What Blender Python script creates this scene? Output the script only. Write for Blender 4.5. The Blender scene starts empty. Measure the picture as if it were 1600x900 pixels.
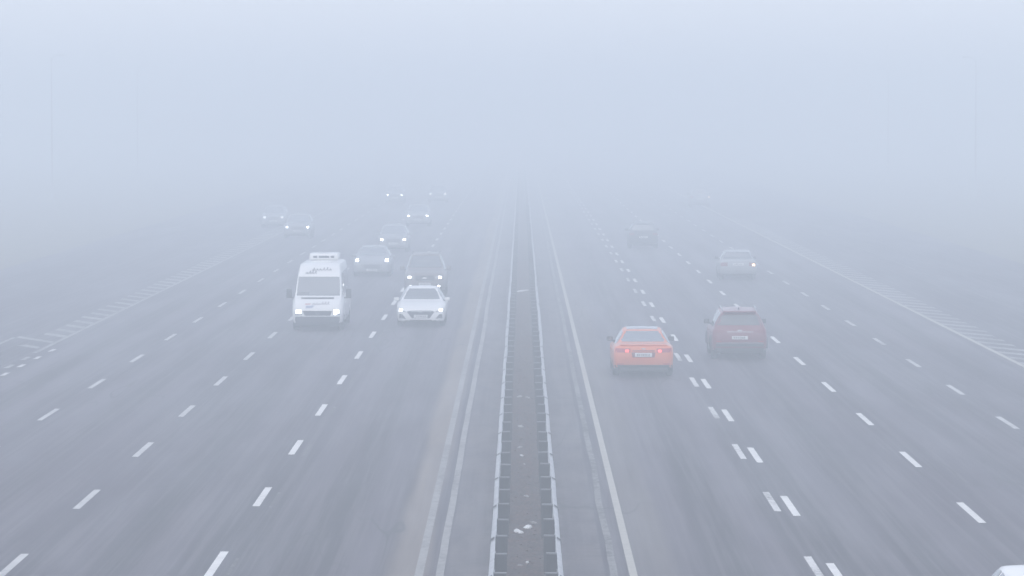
import bpy, bmesh, math, random
from mathutils import Vector, Matrix
from mathutils.bvhtree import BVHTree

random.seed(7)
scene = bpy.context.scene
COL = scene.collection
R = math.radians

# ------------------------------------------------------------------ camera
CAM_H = 8.0
cam_d = bpy.data.cameras.new("camera")
cam_d.sensor_width = 36.0
cam_d.lens = 135.0
cam_d.clip_start = 0.5
cam_d.clip_end = 4000.0
cam = bpy.data.objects.new("camera", cam_d)
COL.objects.link(cam)
cam.location = (0.0, 0.0, CAM_H)
cam.rotation_euler = (math.pi / 2 - math.atan(270 / 6000), 0.0, math.atan(15 / 6000))
scene.camera = cam

# ------------------------------------------------------------------ sky and sun
SUN_EL, SUN_ROT = 38.0, 195.0
world = bpy.data.worlds.new("World")
scene.world = world
world.use_nodes = True
wn = world.node_tree.nodes
wl = world.node_tree.links
wn.clear()
sky = wn.new("ShaderNodeTexSky")
sky.sky_type = 'NISHITA'
sky.sun_disc = False
sky.sun_elevation = R(SUN_EL)
sky.sun_rotation = R(SUN_ROT)
sky.air_density = 1.0
sky.dust_density = 2.0
sky.ozone_density = 1.0
bg = wn.new("ShaderNodeBackground")
bg.inputs["Strength"].default_value = 0.15
wo = wn.new("ShaderNodeOutputWorld")
# an even cloud deck over most of the clear sky
deck = wn.new("ShaderNodeMix")
deck.data_type = 'RGBA'
deck.inputs[0].default_value = 0.75
deck.inputs[7].default_value = (4.7, 4.95, 5.75, 1.0)
wl.new(sky.outputs["Color"], deck.inputs[6])
wl.new(deck.outputs[2], bg.inputs["Color"])
wl.new(bg.outputs["Background"], wo.inputs["Surface"])

sun_d = bpy.data.lights.new("sun", 'SUN')
sun_d.energy = 1.0
sun_d.angle = R(110)
sun_d.color = (1.0, 0.97, 0.95)
sun = bpy.data.objects.new("sun", sun_d)
COL.objects.link(sun)
sun.rotation_euler = (R(90 - SUN_EL), 0, R(180 - SUN_ROT))

scene.render.engine = 'CYCLES'
scene.view_settings.view_transform = 'Standard'
scene.view_settings.look = 'None'
scene.view_settings.exposure = 0.53
scene.view_settings.gamma = 1.0
scene.view_settings.use_curve_mapping = False
scene.cycles.volume_bounces = 3
scene.cycles.max_bounces = 8
scene.cycles.use_denoising = True

FOG_DENSITY = 0.0070
FOG_COLOR = (0.885, 0.952, 1.0)
FOG_G = 0.0

# ------------------------------------------------------------------ node material helpers
def mat_new(name):
    m = bpy.data.materials.new(name)
    m.use_nodes = True
    return m, m.node_tree.nodes, m.node_tree.links, m.node_tree.nodes["Principled BSDF"]

def nd(nodes, typ, **kw):
    n = nodes.new(typ)
    for k, v in kw.items():
        setattr(n, k, v)
    return n

def math_node(nodes, links, op, a, b=None, c=None, clamp=False):
    n = nodes.new("ShaderNodeMath")
    n.operation = op
    n.use_clamp = clamp
    for i, v in enumerate((a, b, c)):
        if v is None:
            continue
        if hasattr(v, "links"):
            links.new(v, n.inputs[i])
        else:
            n.inputs[i].default_value = v
    return n.outputs[0]

def noise(nodes, links, vec, scale, detail=4.0, rough=0.55, stretch=(1, 1, 1), loc=(0, 0, 0)):
    mp = nodes.new("ShaderNodeMapping")
    mp.inputs["Scale"].default_value = stretch
    mp.inputs["Location"].default_value = loc
    links.new(vec, mp.inputs["Vector"])
    n = nodes.new("ShaderNodeTexNoise")
    n.inputs["Scale"].default_value = scale
    n.inputs["Detail"].default_value = detail
    n.inputs["Roughness"].default_value = rough
    links.new(mp.outputs["Vector"], n.inputs["Vector"])
    return n.outputs["Fac"]

def maprange(nodes, links, v, a, b, c=0.0, d=1.0, smooth=True):
    n = nodes.new("ShaderNodeMapRange")
    n.interpolation_type = 'SMOOTHSTEP' if smooth else 'LINEAR'
    n.clamp = True
    links.new(v, n.inputs["Value"])
    for k, x in zip(("From Min", "From Max", "To Min", "To Max"), (a, b, c, d)):
        n.inputs[k].default_value = x
    return n.outputs["Result"]

def mixcol(nodes, links, fac, a, b):
    n = nodes.new("ShaderNodeMix")
    n.data_type = 'RGBA'
    for sock, v in ((n.inputs[0], fac), (n.inputs[6], a), (n.inputs[7], b)):
        if hasattr(v, "links"):
            links.new(v, sock)
        else:
            sock.default_value = v if isinstance(v, float) else (*v, 1.0)[:4]
    return n.outputs[2]

def objcoord(nodes):
    return nodes.new("ShaderNodeTexCoord").outputs["Object"]

def simple(name, col, rough=0.5, metal=0.0, var=0.12, scale=6.0, coat=0.0, ior=1.5):
    """a painted or plastic surface with slight uneven dirt"""
    m, n, l, p = mat_new(name)
    f = noise(n, l, objcoord(n), scale, 5.0)
    k = maprange(n, l, f, 0.3, 0.75, 0.0, 1.0)
    dark = tuple(c * (1 - var) for c in col)
    l.new(mixcol(n, l, k, col, dark), p.inputs["Base Color"])
    p.inputs["Roughness"].default_value = rough
    p.inputs["Metallic"].default_value = metal
    p.inputs["IOR"].default_value = ior
    p.inputs["Coat Weight"].default_value = coat
    p.inputs["Coat Roughness"].default_value = 0.08
    return m

def paint_car(name, col, dirt=0.35, coat=0.6, rough=0.4):
    """car paint: clear coat, road film heavier low on the body"""
    m, n, l, p = mat_new(name)
    oc = objcoord(n)
    sep = n.new("ShaderNodeSeparateXYZ"); l.new(oc, sep.inputs[0])
    low = maprange(n, l, sep.outputs["Z"], 0.75, 0.25, 0.0, 1.0)
    f = noise(n, l, oc, 3.0, 6.0, 0.65)
    k = math_node(n, l, 'MULTIPLY', low, maprange(n, l, f, 0.25, 0.7, 0.3, 1.0))
    k = math_node(n, l, 'MULTIPLY', k, dirt)
    l.new(mixcol(n, l, k, col, (0.13, 0.125, 0.12)), p.inputs["Base Color"])
    p.inputs["Roughness"].default_value = rough
    p.inputs["Coat Weight"].default_value = coat
    p.inputs["Coat Roughness"].default_value = 0.06
    return m

def emit(name, col, strength, base=(0.6, 0.6, 0.6)):
    m, n, l, p = mat_new(name)
    p.inputs["Base Color"].default_value = (*base, 1)
    p.inputs["Emission Color"].default_value = (*col, 1)
    p.inputs["Emission Strength"].default_value = strength
    p.inputs["Roughness"].default_value = 0.15
    m.cycles.emission_sampling = 'NONE'
    return m

# ------------------------------------------------------------------ object helpers
def obj(name, me, mat=None, parent=None, loc=None):
    o = bpy.data.objects.new(name, me)
    COL.objects.link(o)
    if mat is not None:
        for mm in (mat if isinstance(mat, (list, tuple)) else [mat]):
            o.data.materials.append(mm)
    if parent is not None:
        o.parent = parent
    if loc is not None:
        o.location = loc
    return o

def tag(o, label=None, cat=None, group=None, kind=None):
    if label: o["label"] = label
    if cat: o["category"] = cat
    if group: o["group"] = group
    if kind: o["kind"] = kind
    return o

def empty(name, loc, rz=0.0):
    o = bpy.data.objects.new(name, None)
    o.empty_display_size = 0.3
    COL.objects.link(o)
    o.location = loc
    o.rotation_euler = (0, 0, rz)
    return o

def copy_tree(o, parent=None):
    c = o.copy()
    COL.objects.link(c)
    if parent is not None:
        c.parent = parent
    for ch in list(o.children):
        copy_tree(ch, c)
    return c

class MB:
    def __init__(self):
        self.v, self.f, self.m = [], [], []
    def add(self, verts, faces, mi=0):
        b = len(self.v)
        self.v += [tuple(x) for x in verts]
        self.f += [tuple(b + i for i in f) for f in faces]
        self.m += [mi] * len(faces)
        return self
    def box(self, x0, x1, y0, y1, z0, z1, mi=0):
        v = [(x0, y0, z0), (x1, y0, z0), (x1, y1, z0), (x0, y1, z0), (x0, y0, z1), (x1, y0, z1), (x1, y1, z1), (x0, y1, z1)]
        return self.add(v, [(0, 3, 2, 1), (4, 5, 6, 7), (0, 1, 5, 4), (1, 2, 6, 5), (2, 3, 7, 6), (3, 0, 4, 7)], mi)
    def quad(self, pts, mi=0):
        return self.add(pts, [tuple(range(len(pts)))], mi)
    def tube(self, pts, rad, n=8, mi=0):
        rings, prev = [], None
        for i, p in enumerate(pts):
            p = Vector(p)
            a = Vector(pts[max(i - 1, 0)]); c = Vector(pts[min(i + 1, len(pts) - 1)])
            t = (c - a).normalized()
            u = t.cross(Vector((0, 0, 1)))
            if u.length < 1e-3: u = t.cross(Vector((0, 1, 0)))
            u.normalize(); w = t.cross(u)
            r = rad[i] if isinstance(rad, (list, tuple)) else rad
            rings.append([p + r * (math.cos(2 * math.pi * k / n) * u + math.sin(2 * math.pi * k / n) * w) for k in range(n)])
        vs = [q for ring in rings for q in ring]
        fs = []
        for i in range(len(rings) - 1):
            for k in range(n):
                fs.append((i * n + k, i * n + (k + 1) % n, (i + 1) * n + (k + 1) % n, (i + 1) * n + k))
        fs.append(tuple(range(n))[::-1]); fs.append(tuple((len(rings) - 1) * n + k for k in range(n)))
        return self.add(vs, fs, mi)
    def mesh(self, name, smooth=False, angle=40):
        me = bpy.data.meshes.new(name)
        me.from_pydata(self.v, [], self.f)
        for p, mi in zip(me.polygons, self.m):
            p.material_index = mi
        bm = bmesh.new(); bm.from_mesh(me)
        bmesh.ops.recalc_face_normals(bm, faces=bm.faces)
        if smooth:
            for f in bm.faces: f.smooth = True
            for e in bm.edges:
                if len(e.link_faces) == 2 and e.calc_face_angle(0) > R(angle): e.smooth = False
        bm.to_mesh(me); bm.free()
        return me
    def build(self, name, mat=None, parent=None, smooth=False, angle=40, loc=None):
        return obj(name, self.mesh(name, smooth, angle), mat, parent, loc)

def bevelled_box(x0, x1, y0, y1, z0, z1, r, name, seg=2):
    bm = bmesh.new()
    bmesh.ops.create_cube(bm, size=1.0)
    for v in bm.verts:
        v.co = Vector(((x0 + x1) / 2 + v.co.x * (x1 - x0), (y0 + y1) / 2 + v.co.y * (y1 - y0), (z0 + z1) / 2 + v.co.z * (z1 - z0)))
    bmesh.ops.bevel(bm, geom=list(bm.edges), offset=r, segments=seg, affect='EDGES', profile=0.6)
    for f in bm.faces: f.smooth = True
    me = bpy.data.meshes.new(name); bm.to_mesh(me); bm.free()
    return me

# ------------------------------------------------------------------ surfaces of the setting
def band(n, l, x, c, hw, soft):
    d = math_node(n, l, 'ABSOLUTE', math_node(n, l, 'SUBTRACT', x, c))
    return maprange(n, l, d, hw, hw + soft, 1.0, 0.0)

def asphalt_material():
    m, n, l, p = mat_new("asphalt")
    oc = objcoord(n)
    sep = n.new("ShaderNodeSeparateXYZ"); l.new(oc, sep.inputs[0])
    warp = math_node(n, l, 'MULTIPLY_ADD', noise(n, l, oc, 1.0, 3.0, stretch=(0.4, 0.05, 1)), 0.5, -0.25)
    x = math_node(n, l, 'ADD', sep.outputs["X"], warp)
    col = mixcol(n, l, maprange(n, l, noise(n, l, oc, 1.0, 6.0, 0.6, (0.22, 0.02, 1)), 0.3, 0.7), (0.017, 0.012, 0.020), (0.056, 0.043, 0.062))
    # wheel paths polished and lane centres darkened with oil, repeated per lane
    for base in (-16.35, -12.70, -9.06, -5.44, 2.0, 5.5, 9.05, 12.65):
        for off in (0.95, 2.55):
            w = math_node(n, l, 'MULTIPLY', band(n, l, x, base + off, 0.12, 0.42), maprange(n, l, noise(n, l, oc, 1.0, 4.0, 0.6, (0.3, 0.03, 1), (base, 0, 0)), 0.32, 0.68, 0.1, 0.95))
            col = mixcol(n, l, w, col, (0.115, 0.099, 0.121))
        o = math_node(n, l, 'MULTIPLY', band(n, l, x, base + 1.78, 0.10, 0.35), maprange(n, l, noise(n, l, oc, 1.0, 4.0, 0.6, (0.3, 0.05, 1), (base, 5, 0)), 0.35, 0.7, 0.1, 0.7))
        col = mixcol(n, l, o, col, (0.014, 0.012, 0.017))
    # fine streaks along the driving direction
    st = maprange(n, l, noise(n, l, oc, 1.0, 5.0, 0.7, (5.0, 0.045, 1)), 0.42, 0.66, 0.0, 0.5)
    col = mixcol(n, l, st, col, (0.16, 0.145, 0.155))
    # sandy dust swept against the edge lines and over the hard strip by the median
    dn = maprange(n, l, noise(n, l, oc, 1.0, 5.0, 0.6, (1.2, 0.06, 1)), 0.25, 0.7, 0.45, 1.0)
    col = mixcol(n, l, math_node(n, l, 'MULTIPLY', math_node(n, l, 'MULTIPLY', band(n, l, x, -2.02, 0.16, 0.32), dn), 0.9), col, (0.240, 0.200, 0.165))
    col = mixcol(n, l, math_node(n, l, 'MULTIPLY', math_node(n, l, 'MULTIPLY', band(n, l, x, 2.30, 0.22, 0.40), dn), 0.6), col, (0.190, 0.170, 0.155))
    hs = maprange(n, l, noise(n, l, oc, 1.0, 6.0, 0.65, (1.6, 0.28, 1)), 0.3, 0.7, 0.15, 0.85)
    hard = math_node(n, l, 'MULTIPLY', band(n, l, sep.outputs["X"], 0.07, 1.36, 0.05), hs)
    col = mixcol(n, l, hard, col, (0.150, 0.132, 0.130))
    # brown grime against the rail feet
    gr = maprange(n, l, noise(n, l, oc, 1.0, 6.0, 0.7, (3.0, 0.9, 1)), 0.45, 0.62, 0.0, 1.0)
    d = math_node(n, l, 'ABSOLUTE', math_node(n, l, 'SUBTRACT', sep.outputs["X"], 0.07))
    gb = maprange(n, l, d, 0.60, 0.98, 1.0, 0.0)
    col = mixcol(n, l, math_node(n, l, 'MULTIPLY', math_node(n, l, 'MULTIPLY', gb, gr), 0.75), col, (0.050, 0.040, 0.034))
    # transverse cracks of the hard strip
    cr = noise(n, l, oc, 1.0, 3.0, 0.6, (0.25, 2.6, 1))
    ck = math_node(n, l, 'ABSOLUTE', math_node(n, l, 'SUBTRACT', cr, 0.5))
    ckm = math_node(n, l, 'MULTIPLY', maprange(n, l, ck, 0.0, 0.018, 1.0, 0.0), band(n, l, sep.outputs["X"], 0.07, 1.62, 0.06))
    col = mixcol(n, l, math_node(n, l, 'MULTIPLY', ckm, 0.6), col, (0.024, 0.023, 0.024))
    # wandering long cracks in the lanes
    lc = noise(n, l, oc, 1.0, 3.0, 0.55, (0.35, 0.025, 1), (3.0, 1.0, 0))
    lk = math_node(n, l, 'ABSOLUTE', math_node(n, l, 'SUBTRACT', lc, 0.52))
    lkm = math_node(n, l, 'MULTIPLY', maprange(n, l, lk, 0.0, 0.007, 1.0, 0.0), maprange(n, l, noise(n, l, oc, 1.0, 2.0, 0.5, (0.1, 0.05, 1)), 0.5, 0.6))
    col = mixcol(n, l, math_node(n, l, 'MULTIPLY', lkm, 0.85), col, (0.022, 0.021, 0.023))
    # grain
    g = noise(n, l, oc, 55.0, 3.0, 0.7)
    col = mixcol(n, l, maprange(n, l, g, 0.35, 0.65, 0.0, 0.15), col, (0.07, 0.066, 0.068))
    l.new(col, p.inputs["Base Color"])
    l.new(maprange(n, l, noise(n, l, oc, 1.0, 4.0, 0.6, (0.4, 0.04, 1)), 0.3, 0.7, 0.52, 0.72), p.inputs["Roughness"])
    p.inputs["Specular IOR Level"].default_value = 0.30
    b = n.new("ShaderNodeBump"); b.inputs["Strength"].default_value = 0.35; b.inputs["Distance"].default_value = 0.01
    l.new(g, b.inputs["Height"]); l.new(b.outputs["Normal"], p.inputs["Normal"])
    return m

def marking_material(name, col, wear, gap=(0.42, 0.62)):
    """road paint with bare asphalt showing where it is worn away"""
    m, n, l, p = mat_new(name)
    oc = objcoord(n)
    f = noise(n, l, oc, 7.0, 7.0, 0.75, (1.0, 0.35, 1))
    f2 = noise(n, l, oc, 1.0, 4.0, 0.6, (0.8, 0.22, 1))
    k = math_node(n, l, 'MULTIPLY_ADD', f, 0.55, math_node(n, l, 'MULTIPLY', f2, 0.45))
    w = math_node(n, l, 'MULTIPLY', maprange(n, l, k, gap[0], gap[1], 0.0, 1.0), wear)
    c = mixcol(n, l, maprange(n, l, noise(n, l, oc, 2.5, 4.0), 0.3, 0.7), col, tuple(x * 0.86 for x in col))
    l.new(mixcol(n, l, w, c, (0.07, 0.067, 0.066)), p.inputs["Base Color"])
    p.inputs["Roughness"].default_value = 0.7
    return m

def soil_material():
    m, n, l, p = mat_new("median_soil")
    oc = objcoord(n)
    c = mixcol(n, l, maprange(n, l, noise(n, l, oc, 2.2, 6.0, 0.7, (1, 0.35, 1)), 0.3, 0.7), (0.020, 0.011, 0.010), (0.050, 0.026, 0.022))
    c = mixcol(n, l, maprange(n, l, noise(n, l, oc, 18.0, 4.0, 0.7, (1, 0.4, 1)), 0.48, 0.68), c, (0.095, 0.058, 0.048))
    l.new(c, p.inputs["Base Color"]); p.inputs["Roughness"].default_value = 0.95
    b = n.new("ShaderNodeBump"); b.inputs["Strength"].default_value = 0.8; b.inputs["Distance"].default_value = 0.04
    l.new(noise(n, l, oc, 14.0, 5.0), b.inputs["Height"]); l.new(b.outputs["Normal"], p.inputs["Normal"])
    return m

def verge_material():
    m, n, l, p = mat_new("verge_grass")
    oc = objcoord(n)
    c = mixcol(n, l, maprange(n, l, noise(n, l, oc, 0.5, 7.0, 0.7), 0.3, 0.7), (0.125, 0.120, 0.085), (0.200, 0.180, 0.135))
    l.new(c, p.inputs["Base Color"]); p.inputs["Roughness"].default_value = 0.95
    return m

M = {}
M['asphalt'] = asphalt_material()
M['paint'] = marking_material("lane_paint", (0.80, 0.79, 0.76), 0.30, (0.5, 0.72))
M['paint_dull'] = marking_material("dusty_edge_paint", (0.33, 0.325, 0.31), 0.65, (0.42, 0.66))
M['paint_old'] = marking_material("old_lane_paint", (0.58, 0.575, 0.56), 0.5, (0.46, 0.68))
M['paint_edge'] = marking_material("edge_paint", (0.46, 0.445, 0.39), 0.35, (0.48, 0.72))
M['paint_ghost'] = marking_material("worn_paint", (0.72, 0.71, 0.69), 0.9, (0.46, 0.66))
M['paint_worn'] = marking_material("crumbling_paint", (0.24, 0.235, 0.225), 1.0, (0.42, 0.58))
M['paint_faint'] = marking_material("scrubbed_paint", (0.20, 0.195, 0.19), 1.0, (0.40, 0.54))
M['paint_gore'] = marking_material("gore_paint", (0.36, 0.355, 0.345), 0.6, (0.42, 0.62))
M['soil'] = soil_material()
M['verge'] = verge_material()
M['galv'] = simple("galvanised_steel", (0.50, 0.51, 0.52), 0.45, 0.25, 0.25, 3.0)
M['post'] = simple("shaded_weathered_steel", (0.022, 0.023, 0.028), 0.6, 0.3, 0.4, 8.0)  # near-black, with the shade of the posts' upright faces in the colour
M['bracket'] = simple("bracket_steel", (0.20, 0.205, 0.22), 0.6, 0.2, 0.2, 6.0)
M['pole'] = simple("lamp_post_steel", (0.48, 0.49, 0.50), 0.5, 0.3, 0.2, 2.0)
M['scrap'] = simple("crumpled_white_plastic", (0.82, 0.82, 0.80), 0.5, 0.0, 0.12, 12.0)
M['leaf'] = simple("dead_leaf", (0.13, 0.068, 0.048), 0.8, 0.0, 0.6, 1.7)

# ------------------------------------------------------------------ ground and road
Y0, Y1 = -40.0, 980.0
def sheet(name, x0, x1, y0, y1, z, mat, nx=1, ny=1):
    mb = MB()
    vs = [(x0 + (x1 - x0) * i / nx, y0 + (y1 - y0) * j / ny, z) for j in range(ny + 1) for i in range(nx + 1)]
    fs = [(j * (nx + 1) + i, j * (nx + 1) + i + 1, (j + 1) * (nx + 1) + i + 1, (j + 1) * (nx + 1) + i) for j in range(ny) for i in range(nx)]
    mb.add(vs, fs)
    return tag(mb.build(name, mat), kind='structure')

sheet("ground", -300, 300, Y0, Y1, -0.06, M['verge'])
sheet("road", -27.0, 27.0, Y0, Y1, 0.0, M['asphalt'])

# earth strip of the median, gently heaped, lying 2 cm and more above the road
mb = MB()
NX, NY = 8, 900
sx0, sx1, sy0, sy1 = -0.47, 0.60, 20.0, 620.0
vs = []
for j in range(NY + 1):
    for i in range(NX + 1):
        t = i / NX
        edge = min(t, 1 - t) * 2
        x = sx0 + (sx1 - sx0) * t
        if i in (0, NX): x += random.uniform(-0.04, 0.04)
        z = 0.006 if i in (0, NX) else 0.02 + 0.05 * edge ** 0.7 + random.uniform(-0.012, 0.012)
        vs.append((x, sy0 + (sy1 - sy0) * j / NY, z))
fs = [(j * (NX + 1) + i, j * (NX + 1) + i + 1, (j + 1) * (NX + 1) + i + 1, (j + 1) * (NX + 1) + i) for j in range(NY) for i in range(NX)]
mb.add(vs, fs)
tag(mb.build("soil_strip", M['soil'], smooth=True, angle=80), kind='structure')

# ------------------------------------------------------------------ painted markings
def stripe_quad(mb, x, y0, y1, w, z=0.004, jit=0.0):
    mb.quad([(x - w / 2 + random.uniform(-jit, jit), y0, z), (x + w / 2 + random.uniform(-jit, jit), y0, z),
             (x + w / 2 + random.uniform(-jit, jit), y1, z), (x - w / 2 + random.uniform(-jit, jit), y1, z)])

def dashes(name, x, phase, period, length, w, mat, n0=-5, n1=40, jit=0.0, dx=0.0):
    mb = MB()
    for k in range(n0, n1):
        c = phase + k * period + random.uniform(-jit, jit)
        stripe_quad(mb, x + random.uniform(-jit * 0.05, jit * 0.05), c - length / 2, c + length / 2, w)
    return tag(mb.build(name, mat), kind='structure')

P = 11.95
DL = 4.0
dashes("lane_marking", -5.44, 68.3, P, DL, 0.15, M['paint'], jit=0.15)
dashes("lane_marking", -9.06, 67.7, P, DL, 0.15, M['paint_old'], jit=0.15)
dashes("lane_marking", -12.66, 66.5, P, DL, 0.14, M['paint_old'], jit=0.15)
dashes("lane_marking", 5.50, 66.4, P, DL, 0.15, M['paint'], jit=0.12)
dashes("lane_marking", 9.05, 65.1, P, DL, 0.15, M['paint'], jit=0.12)
dashes("lane_marking", 12.65, 64.0, P, DL, 0.15, M['paint_old'], jit=0.12)
dashes("worn_lane_marking", 5.18, 67.3, P, DL, 0.14, M['paint_ghost'], jit=0.1)
dashes("worn_lane_marking", -5.12, 67.6, P, DL * 0.8, 0.07, M['paint_faint'], jit=0.2)

def line(name, x, w, mat, y0=Y0 + 20, y1=620.0, step=2.0, wob=0.0, curve=None):
    mb = MB()
    n = int((y1 - y0) / step)
    vs = []
    off = 0.0
    for j in range(n + 1):
        y = y0 + (y1 - y0) * j / n
        off = off * 0.9 + random.uniform(-wob, wob)
        c = x + off + (curve(y) if curve else 0)
        ww = w * (1 + random.uniform(-1, 1) * wob * 1.5)
        vs += [(c - ww / 2, y, 0.004), (c + ww / 2, y, 0.004)]
    mb.add(vs, [(2 * j, 2 * j + 1, 2 * j + 3, 2 * j + 2) for j in range(n)])
    return tag(mb.build(name, mat), kind='structure')

line("edge_line", -1.79, 0.15, M['paint_dull'])
line("edge_line", -1.43, 0.14, M['paint_dull'], wob=0.008)
line("edge_line", 1.95, 0.14, M['paint_edge'])
line("worn_edge_line", 1.62, 0.13, M['paint_worn'], wob=0.010, step=1.0)
line("edge_line", 16.02, 0.16, M['paint_edge'])
line("edge_line", -16.40, 0.16, M['paint_gore'], y0=129.0)
line("edge_line", 20.4, 0.12, M['paint_faint'])
line("edge_line", -18.28, 0.15, M['paint_gore'], y1=138.0)
dashes("lane_marking", -16.33, 130.1, 3.95, 1.7, 0.17, M['paint_gore'], n0=-20, n1=0, jit=0.1)
dashes("worn_lane_marking", -15.98, 130.4, 3.95, 1.4, 0.15, M['paint_ghost'], n0=-20, n1=1, jit=0.1)

def hatch(name, xa, xb, y0, y1, step, slope, th, mat, far=None):
    mb = MB()
    y = y0
    while y < y1:
        xe = xb + random.uniform(-0.06, 0.06)
        ye = y + slope * (xe - xa)
        mb.quad([(xa, y - th / 2, 0.004), (xe, ye - th / 2, 0.004), (xe, ye + th / 2, 0.004), (xa, y + th / 2, 0.004)])
        y += step
    return tag(mb.build(name, mat), kind='structure')

hatch("hatched_marking", -16.50, -17.42, 138.6, 300, 2.95, -2.0, 1.15, M['paint_gore'])
hatch("hatched_marking", 16.12, 17.18, 60, 300, 2.9, -2.0, 1.2, M['paint_gore'])
mb = MB()
mb.quad([(-18.20, 138.0, 0.004), (-16.50, 134.6, 0.004), (-16.50, 135.5, 0.004), (-18.20, 138.9, 0.004)])
mb.quad([(-17.55, 133.2, 0.004), (-16.60, 131.4, 0.004), (-16.60, 132.3, 0.004), (-17.30, 133.8, 0.004)])
tag(mb.build("gore_marking", M['paint_gore']), kind='structure')

# ------------------------------------------------------------------ haze
haze_m = bpy.data.materials.new("fog_air")
haze_m.use_nodes = True
hn, hl = haze_m.node_tree.nodes, haze_m.node_tree.links
hn.clear()
ho = hn.new("ShaderNodeOutputMaterial")
pv = hn.new("ShaderNodeVolumePrincipled")
pv.inputs["Color"].default_value = (*FOG_COLOR, 1)
pv.inputs["Density"].default_value = FOG_DENSITY
pv.inputs["Density Attribute"].default_value = ""
pv.inputs["Anisotropy"].default_value = FOG_G
hl.new(pv.outputs["Volume"], ho.inputs["Volume"])
haze_m.cycles.homogeneous_volume = True
mb = MB()
mb.box(-320, 320, Y0 - 20, Y1 + 20, -1.06, 14.5)
haze = tag(mb.build("haze", haze_m), kind='stuff')

# ------------------------------------------------------------------ median guard rails
def guard_rail(x_face, side, label):
    """side -1: traffic passes on the left, +1: on the right. W-beam on posts"""
    t = empty("guard_rail", (x_face, 60.0, 0))
    tag(t, label, "guard rail", "steel guard rails of the median")
    prof = [(0.000, 0.440), (0.012, 0.455), (0.070, 0.495), (0.078, 0.525), (0.070, 0.555), (0.008, 0.590), (0.008, 0.620), (0.070, 0.655), (0.078, 0.685), (0.070, 0.715), (0.012, 0.752), (0.0, 0.760)]
    th = 0.006
    ring = [(side * a, b) for a, b in prof] + [(side * (a - th), b) for a, b in reversed(prof)]
    mb = MB()
    n = len(ring)
    ys = [-30 + 2.74 * i for i in range(205)]
    vs = []
    dx = dz = 0.0
    for y in ys:
        dx = dx * 0.8 + random.uniform(-0.008, 0.008); dz = dz * 0.8 + random.uniform(-0.006, 0.006)
        vs += [(a + dx, y, b + dz) for a, b in ring]
    fs = [(i * n + k, i * n + (k + 1) % n, (i + 1) * n + (k + 1) % n, (i + 1) * n + k) for i in range(len(ys) - 1) for k in range(n)]
    mb.add(vs, fs)
    mb.build("beam", M['galv'], t, smooth=True, angle=50)
    # lapped joints with bolts, every third post
    mj = MB()
    for i in range(3, 200, 2):
        y = ys[i]
        rr = [(side * (a + 0.006), b + 0.002) for a, b in prof]
        v = [(a, y - 0.16, b) for a, b in rr] + [(a, y + 0.16, b) for a, b in rr]
        m_ = len(rr)
        mj.add(v, [(k, k + 1, m_ + k + 1, m_ + k) for k in range(m_ - 1)])
    jo = mj.build("beam_joint", M['post'], t)
    jo["kind"] = "stuff"
    # posts: channel section set back from the beam with a spacer bracket on top
    def post_mb(mb, y, dx=0.0, lean=0.0):
        a0, a1 = -side * 0.015, -side * 0.215
        xa, xb = min(a0, a1), max(a0, a1)
        h = 0.70
        mb.box(xa + dx, xb + dx, y - 0.004, y + 0.004, 0.0, h, 0)            # web faces the traffic
        mb.box(xa + dx, xa + 0.008 + dx, y + 0.0045, y + 0.06, 0.0, h, 0)
        mb.box(xb - 0.008 + dx, xb + dx, y + 0.0045, y + 0.06, 0.0, h, 0)
        mb.box(xa - 0.006 + dx, xb + 0.006 + dx, y - 0.016, y + 0.075, h + 0.002, h + 0.022, 1)
        return mb
    first = post_mb(MB(), 0.0).mesh("post")
    p0 = obj("post", first, [M['post'], M['bracket']], t, (0, 0.9, 0))
    for k in range(1, 100):
        c = p0.copy(); COL.objects.link(c); c.parent = t
        c.location = (random.uniform(-0.015, 0.015), 0.9 + 2.74 * k, random.uniform(-0.02, 0.01))
        c.rotation_euler = (random.uniform(-0.02, 0.02), random.uniform(-0.03, 0.03), random.uniform(-0.04, 0.04))
    rest = MB()
    for k in range(100, 178):
        post_mb(rest, 0.9 + 2.74 * k)
    ro = rest.build("far_posts", [M['post'], M['bracket']], t)
    ro["kind"] = "stuff"
    return t

guard_rail(-0.46, -1, "pale steel guard rail on the side of the oncoming traffic, along the soil strip")
guard_rail(0.60, 1, "pale steel guard rail on the side of the orange car, along the soil strip")

# dead leaves on the earth strip
mb = MB()
for k in range(9000):
    y = 55 + 150 * random.random() ** 1.6
    x = random.gauss(0.07, 0.22)
    if not -0.42 < x < 0.55: continue
    a = random.uniform(0, math.pi); s = random.uniform(0.02, 0.055)
    ca, sa = math.cos(a) * s, math.sin(a) * s
    z = 0.075 + random.uniform(0, 0.02)
    mb.add([(x - ca, y - sa, z), (x + sa * 0.5, y - ca * 0.5, z + random.uniform(0, 0.02)), (x + ca, y + sa, z + random.uniform(0, 0.02)), (x - sa * 0.5, y + ca * 0.5, z + random.uniform(0, 0.01))], [(0, 1, 2, 3)])
tag(mb.build("dead_leaves", M['leaf']), kind='stuff')

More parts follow.
